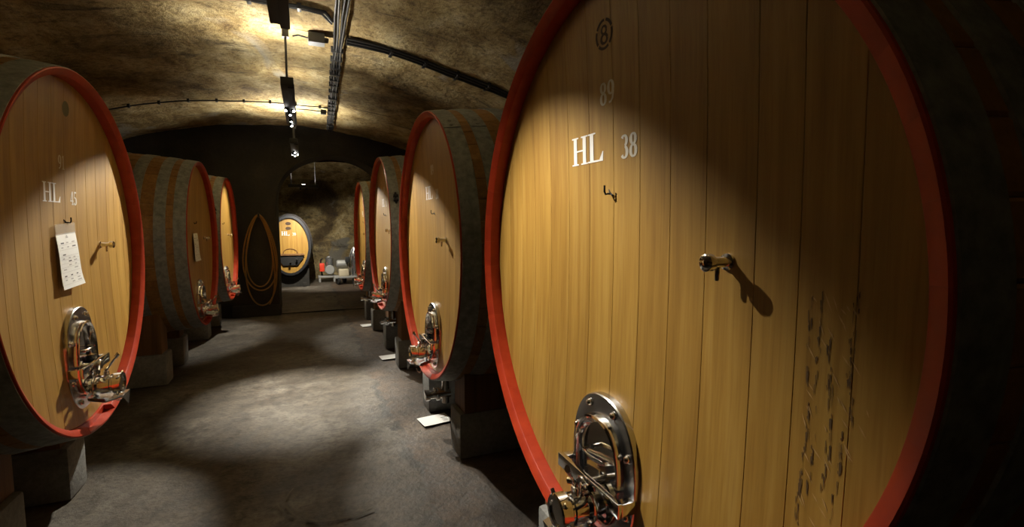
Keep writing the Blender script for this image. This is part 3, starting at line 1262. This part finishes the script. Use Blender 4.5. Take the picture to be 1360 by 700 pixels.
def clips(parent, pts, wdt, along, mat='cable'):
    for (x, y) in pts:
        p = on_vault(x, y, .02) - parent.location
        b = MB()
        if along == 'x':
            b.bbox(p.x - .012, p.x + .012, p.y - wdt / 2, p.y + wdt / 2, p.z - .014, p.z + .03, .003)
        else:
            b.bbox(p.x - wdt / 2, p.x + wdt / 2, p.y - .012, p.y + .012, p.z - .016, p.z + .03, .003)
        ob('cable_clip', b.mesh('cable_clip', mat, True), parent)


def cx_(y, k=0.):
    return .255 + (y - 3.1) * .031 + k


t = empty('conduit_run', (.3, 3.5, 2.68))
tag(t, 'bundle of grey conduits running lengthwise along the vault crown', 'conduit')
for k, off in enumerate((-.030, -.011, .009, .028)):
    cable(t, 'conduit_pipe', [(cx_(y, off + (.012 if y < 3.35 and k > 1 else 0) + .005 * math.sin(y * 5 + k)), y) for y in [-1 + .3 * q for q in range(30)]], .0075, 'pipe' if k % 2 else 'cable', .016 + .008 * (k % 2))
clips(t, [(cx_(y, -.003), y) for y in [.4 + .45 * q for q in range(7)] + [4.1 + .22 * q for q in range(16)]], .09, 'y')

t = empty('cable_bundle', (.9, 3.9, 2.6))
tag(t, 'thick bundle of black cables clipped across the vault toward the HL 38 row', 'cable')
for k in range(5):
    cable(t, 'cable_strand', [(.335, 3.84 + .022 * k), (1.0, 3.85 + .024 * k), (2.0, 3.86 + .024 * k), (2.75, 3.88 + .022 * k)], .0105, 'cable' if k != 2 else 'pipe', .016 + .01 * (k % 2))
clips(t, [(.66 + .26 * q, 3.91) for q in range(8)], .135, 'x')

t = empty('ceiling_cable', (-.5, 3.45, 2.66))
tag(t, 'dark cable pair crossing the vault just above the mid aisle lamp rod', 'cable')
cable(t, 'cable_strand', [(.22, 3.58), (.17, 3.46), (.05, 3.43), (-1.2, 3.40), (-2.6, 3.40)], .011, 'cable')
cable(t, 'cable_strand', [(.22, 3.62), (.15, 3.49), (.05, 3.46), (-1.2, 3.43), (-2.6, 3.43)], .008, 'pipe')
clips(t, [(.02 - .28 * q, 3.44) for q in range(9)], .06, 'x')

t = empty('ceiling_cable', (-.8, 6.2, 2.6))
tag(t, 'thin black cable with clips crossing the vault near the arched wall', 'cable')
cable(t, 'cable_strand', [(.33, 6.25), (-.3, 6.2), (-1.0, 6.2), (-2.0, 6.2), (-3.1, 6.2)], .007, 'cable')
clips(t, [(.22 - .26 * q, 6.2 + (.04 if q == 0 else 0)) for q in range(12)], .04, 'x')
ob('cable_strand', MB().tube([on_vault(.33, 6.45, .02) - t.location, on_vault(.1, 6.42, .03) - t.location, Vector((LX, 6.40, vz(LX) - .04)) - t.location], .006, 8).mesh('cable_strand', 'cable', True), t)

t = empty('junction_box', tuple(on_vault(.13, 3.88, .04)))
tag(t, 'grey junction box on the vault where the cable runs meet', 'junction box')
ob('box', MB().bbox(-.055, .055, -.045, .045, -.035, .035, .004).mesh('box', 'boxgrey', True), t)
ob('lead', MB().tube([(-.05, 0, .0), (-.12, 0, .012), (LX - .13 + .05, .0, .0)], .006, 8).mesh('lead', 'cable', True), t)
for q in (-.025, .0, .025):
    ob('cable_gland', MB().lathe([(0, .011), (.02, .011), (.022, .008), (.03, .008)], 'x', 10, (.052, q, 0)).mesh('cable_gland', 'boxgrey', True), t)
t = ob('connector_box', MB().bbox(-.03, .03, -.03, .03, -.03, .02, .004).mesh('connector_box', 'rubber', True), None, tuple(on_vault(.262, 6.32, .05)))
tag(t, 'small black connector box on the conduit near the arched wall', 'junction box')

# ------------------------------------------------------------------ hose on the pillar
t = empty('coiled_hose', (-.57, YW - .07, 1.4))
tag(t, 'amber hose hung in long loops on the dark pillar', 'hose')


def loop(cx, top, bot, wt, wb, y0, n=60, a0=0., a1=2 * PI):
    P = []
    for k in range(n + 1):
        a = a0 + (a1 - a0) * k / n
        v = (1 - math.cos(a)) / 2          # 0 at the top, 1 at the bottom
        z = top + (bot - top) * v
        wd = wt + (wb - wt) * v ** .7
        P.append(Vector((cx + wd * math.sin(a), y0 - .012 * math.sin(a * .5), z)))
    return P


HP = (loop(-.575, 1.43, .37, .12, .26, YW - .075) + loop(-.565, 1.425, .16, .11, .235, YW - .10)[1:]
      + loop(-.585, 1.42, .42, .085, .205, YW - .05)[1:] + loop(-.555, 1.42, .11, .08, .19, YW - .05, 60, 0, PI * .93)[1:])
ob('hose_line', MB().tube([p - t.location for p in HP], .0095, 8).mesh('hose_line', 'hose', True), t)
hk = MB().tube([(-.57, YW + .03, 1.46), (-.57, YW - .10, 1.40), (-.57, YW - .145, 1.41), (-.57, YW - .155, 1.45)], .012, 8)
tag(ob('wall_hook', hk.mesh('wall_hook', 'darkhoop', True)), 'dark iron hook carrying the amber hose on the pillar', 'hook')


# ------------------------------------------------------------------ oval cask in the back room
def oval_cask():
    rx, rz_, L = .385, .60, 1.05
    zc = .86
    root = empty('wine_cask', (-.265, 10.75, 0), 0)
    tag(root, 'tall oval oak cask with dark rim and black trapezoid door beyond the archway', 'cask')
    N = 30
    ang = [2 * PI * k / N for k in range(N + 1)]

    def pt(t, a, dr):
        bu = .04 * (1 - ((a - L / 2) / (L / 2)) ** 2)
        return ((rx + bu + dr) * math.sin(t), a, zc + (rz_ + bu + dr) * math.cos(t))
    A = [.0 + L * k / 8 for k in range(9)]
    for k in range(N):
        V = []
        F = []
        ts = [ang[k] + .002, (ang[k] + ang[k + 1]) / 2, ang[k + 1] - .002]
        for a in A:
            for t_ in ts:
                V.append(pt(t_, a, 0))
        for a in A[:1] + [.05]:
            for t_ in ts:
                V.append(pt(t_, a, -.045))
        for i in range(8):
            for j in range(2):
                F.append((i * 3 + j, i * 3 + j + 1, i * 3 + j + 4, i * 3 + j + 3))
        F += [(0, 1, 28, 27), (1, 2, 29, 28), (27, 28, 31, 30), (28, 29, 32, 31)]
        st = ob('stave', mesh('stave', V, F, 'darkhoop' if False else 'stave', True, 30), root)
        V2 = []
        for a, dr in ((-.004, .0), (-.004, -.047), (.05, -.047)):
            for t_ in ts:
                V2.append(pt(t_, a, dr))
        ob('stave_end', mesh('stave_end', V2, [(0, 1, 4, 3), (1, 2, 5, 4), (3, 4, 7, 6), (4, 5, 8, 7)], 'darkhoop', True, 30), st)
    for a0, a1 in ((.0, .07), (.14, .20), (.32, .37), (.68, .73), (.85, .91), (.98, 1.05)):
        V = []
        F = []
        n = 80
        for k in range(n):
            t_ = 2 * PI * k / n
            for a, dr in ((a0, -.002), (a0, .006), (a1, .006), (a1, -.002)):
                V.append(pt(t_, a, dr))
        for k in range(n):
            for j in range(3):
                q = (k + 1) % n
                F.append((k * 4 + j, k * 4 + j + 1, q * 4 + j + 1, q * 4 + j))
        ob('hoop', mesh('hoop', V, F, 'darkhoop', True, 40), root)
    hy = lambda x, z: .05
    hx, hz = rx - .043, rz_ - .043
    nb = 7
    for k in range(nb):
        ob('head_board', board_mesh(-hx + 2 * hx * k / nb, -hx + 2 * hx * (k + 1) / nb, hx, hz, 'head', hy), root, (0, 0, zc))
    ob('back_head', mesh('back_head', [(hx * math.sin(2 * PI * k / 40), L - .03, zc + hz * math.cos(2 * PI * k / 40)) for k in range(40)], [tuple(range(40))], 'stave'), root)
    o_ = ob('volume_lettering', text_mesh('volume_lettering', 'HL', -.15, .20, .085, 'paint', 1.0, hy, .004), root, (0, 0, zc))
    o_['label'] = 'painted letters HL'
    ob('volume_lettering', text_mesh('volume_number', '20', .05, .20, .06, 'paint_thin', 1.0, hy, .004), root, (0, 0, zc))
    for zz in (.44, .345):
        P = [(-.02 + .052 * math.cos(2 * PI * k / 20), zz + .032 * math.sin(2 * PI * k / 20)) for k in range(20)]
        b = MB().prism(P, .044, .049)
        ob('brand_plate', b.mesh('brand_plate', 'brand'), root, (0, 0, zc))
    b = MB().prism([(-.24, -.20), (.24, -.20), (.24, -.255), (.13, -.40), (-.13, -.40), (-.24, -.255)], .015, .049)
    d_ = ob('door', b.mesh('door', 'black'), root, (0, 0, zc))
    d_['label'] = 'black trapezoid door'
    ob('door_ledge', MB().bbox(-.26, .26, -.01, .049, -.20, -.165, .004).mesh('door_ledge', 'timber', True), root, (0, 0, zc))
    ob('door_arch', MB().tube([(.13 * math.cos(PI * k / 12), .045, -.155 + .09 * math.sin(PI * k / 12)) for k in range(13)], .008, 6).mesh('door_arch', 'timber', True), root, (0, 0, zc))
    for (x, z) in ((.12, -.29), (.0, -.35)):
        ob('tap', MB().lathe([(0, .016), (.03, .012), (.05, .02), (.07, .018), (.074, .008)], '-y', 12).mesh('tap', 'chrome', True), root, (x, .015, zc + z))
    st = empty('cask_stand', (-.265, 10.80, 0))
    tag(st, 'dark timber stand carrying the oval cask beyond the archway', 'stand')
    for sy in (.08, .68):
        P = [(-.34, 0), (.34, 0), (.34, .40)]
        for k in range(13):
            x = .34 - .68 * k / 12
            q = max(0., 1 - (x / (rx + .045)) ** 2)
            P.append((x, min(.40, zc - (rz_ + .045) * math.sqrt(q) - .001)))
        P.append((-.34, .40))
        V = P
        ob('cradle', MB().prism(V, sy, sy + .12).mesh('cradle', 'plinth'), st)
    for sx in (-.28, .22):
        ob('sill', MB().bbox(sx, sx + .07, .0, .95, .015, .10, .006).mesh('sill', 'plinth', True), st)


oval_cask()

# ------------------------------------------------------------------ pump and cart in the back room
t = empty('wine_pump', (.44, 11.55, .014))
tag(t, 'small wine pump with a red box and silver carrying hoop', 'pump')
b = MB()
for sx in (-.15, .15):
    for sy in (-.1, .1):
        b.bbox(sx - .02, sx + .02, sy - .02, sy + .02, 0, .12, .004)
b.bbox(-.18, .18, -.13, .13, .10, .14, .006)
ob('base_frame', b.mesh('base_frame', 'cartgrey', True), t)
ob('motor', MB().lathe([(0, .09), (.02, .105), (.22, .105), (.25, .09), (.27, .05)], 'y', 20, (.06, -.15, .27)).mesh('motor', 'cartgrey', True), t)
ob('pump_body', MB().lathe([(0, .055), (.02, .085), (.16, .085), (.18, .055)], 'z', 18, (.06, -.02, .36)).mesh('pump_body', 'inox', True), t)
ob('switch_box', MB().bbox(-.15, -.05, -.16, -.04, .24, .42, .012).mesh('switch_box', 'redplastic', True), t)
ob('handle', MB().tube([(-.0, -.02, .36), (-.005, -.02, .50), (.03, -.02, .56), (.09, -.02, .56), (.125, -.02, .50), (.13, -.02, .14)], .014, 8).mesh('handle', 'inox', True), t)
ob('inlet_pipe', MB().tube([(-.1, 0, .14), (-.12, -.02, .38), (-.12, -.06, .48), (-.09, -.10, .52)], .018, 8).mesh('inlet_pipe', 'rubber', True), t)

t = empty('pump_cart', (.86, 11.05, .014))
tag(t, 'wheeled cart carrying a silver pump with upright tubes', 'cart')
ob('platform', MB().bbox(-.30, .30, -.20, .20, .13, .165, .006).mesh('platform', 'cartgrey', True), t)
for sx, sy in ((-.22, -.17), (.10, -.19), (.24, .14), (-.08, .14)):
    ob('wheel', MB().lathe([(-.022, .045), (-.022, .068), (-.015, .075), (.015, .075), (.022, .068), (.022, .045)], (1, .35, 0), 18, (sx, sy, .075)).mesh('wheel', 'rubber', True), t)
    ob('fork', MB().bbox(sx - .012, sx + .012, sy - .03, sy + .03, .12, .15, .003).mesh('fork', 'inox', True), t)
ob('gear_housing', MB().bbox(-.20, .0, -.10, .12, .165, .32, .02).mesh('gear_housing', 'cream', True), t)
ob('motor', MB().lathe([(0, .06), (.02, .08), (.22, .08), (.24, .06)], 'x', 18, (-.24, .0, .43)).mesh('motor', 'cartgrey', True), t)
ob('column', MB().lathe([(0, .03), (.40, .03), (.42, .055), (.50, .055), (.55, .03), (.60, .022)], 'z', 16, (.12, 0, .165)).mesh('column', 'inox', True), t)
for q, x in enumerate((.03, .07, .20)):
    ob('upright_tube', MB().tube([(x, -.04 * q, .165), (x, -.04 * q, .58), (x + .05, -.03 * q, .72), (x + .09, -.02 * q, .78)], .016, 8).mesh('upright_tube', 'inox', True), t)
ob('switch_box', MB().bbox(-.07, .02, -.14, -.08, .46, .58, .01).mesh('switch_box', 'rubber', True), t)
ob('end_cap', MB().lathe([(0, .035), (.05, .035), (.06, .02)], '-y', 14, (.26, -.12, .33)).mesh('end_cap', 'redplastic', True), t)
ob('handle', MB().tube([(.27, .1, .16), (.29, .1, .45), (.29, -.1, .45), (.27, -.1, .16)], .012, 8).mesh('handle', 'inox', True), t)
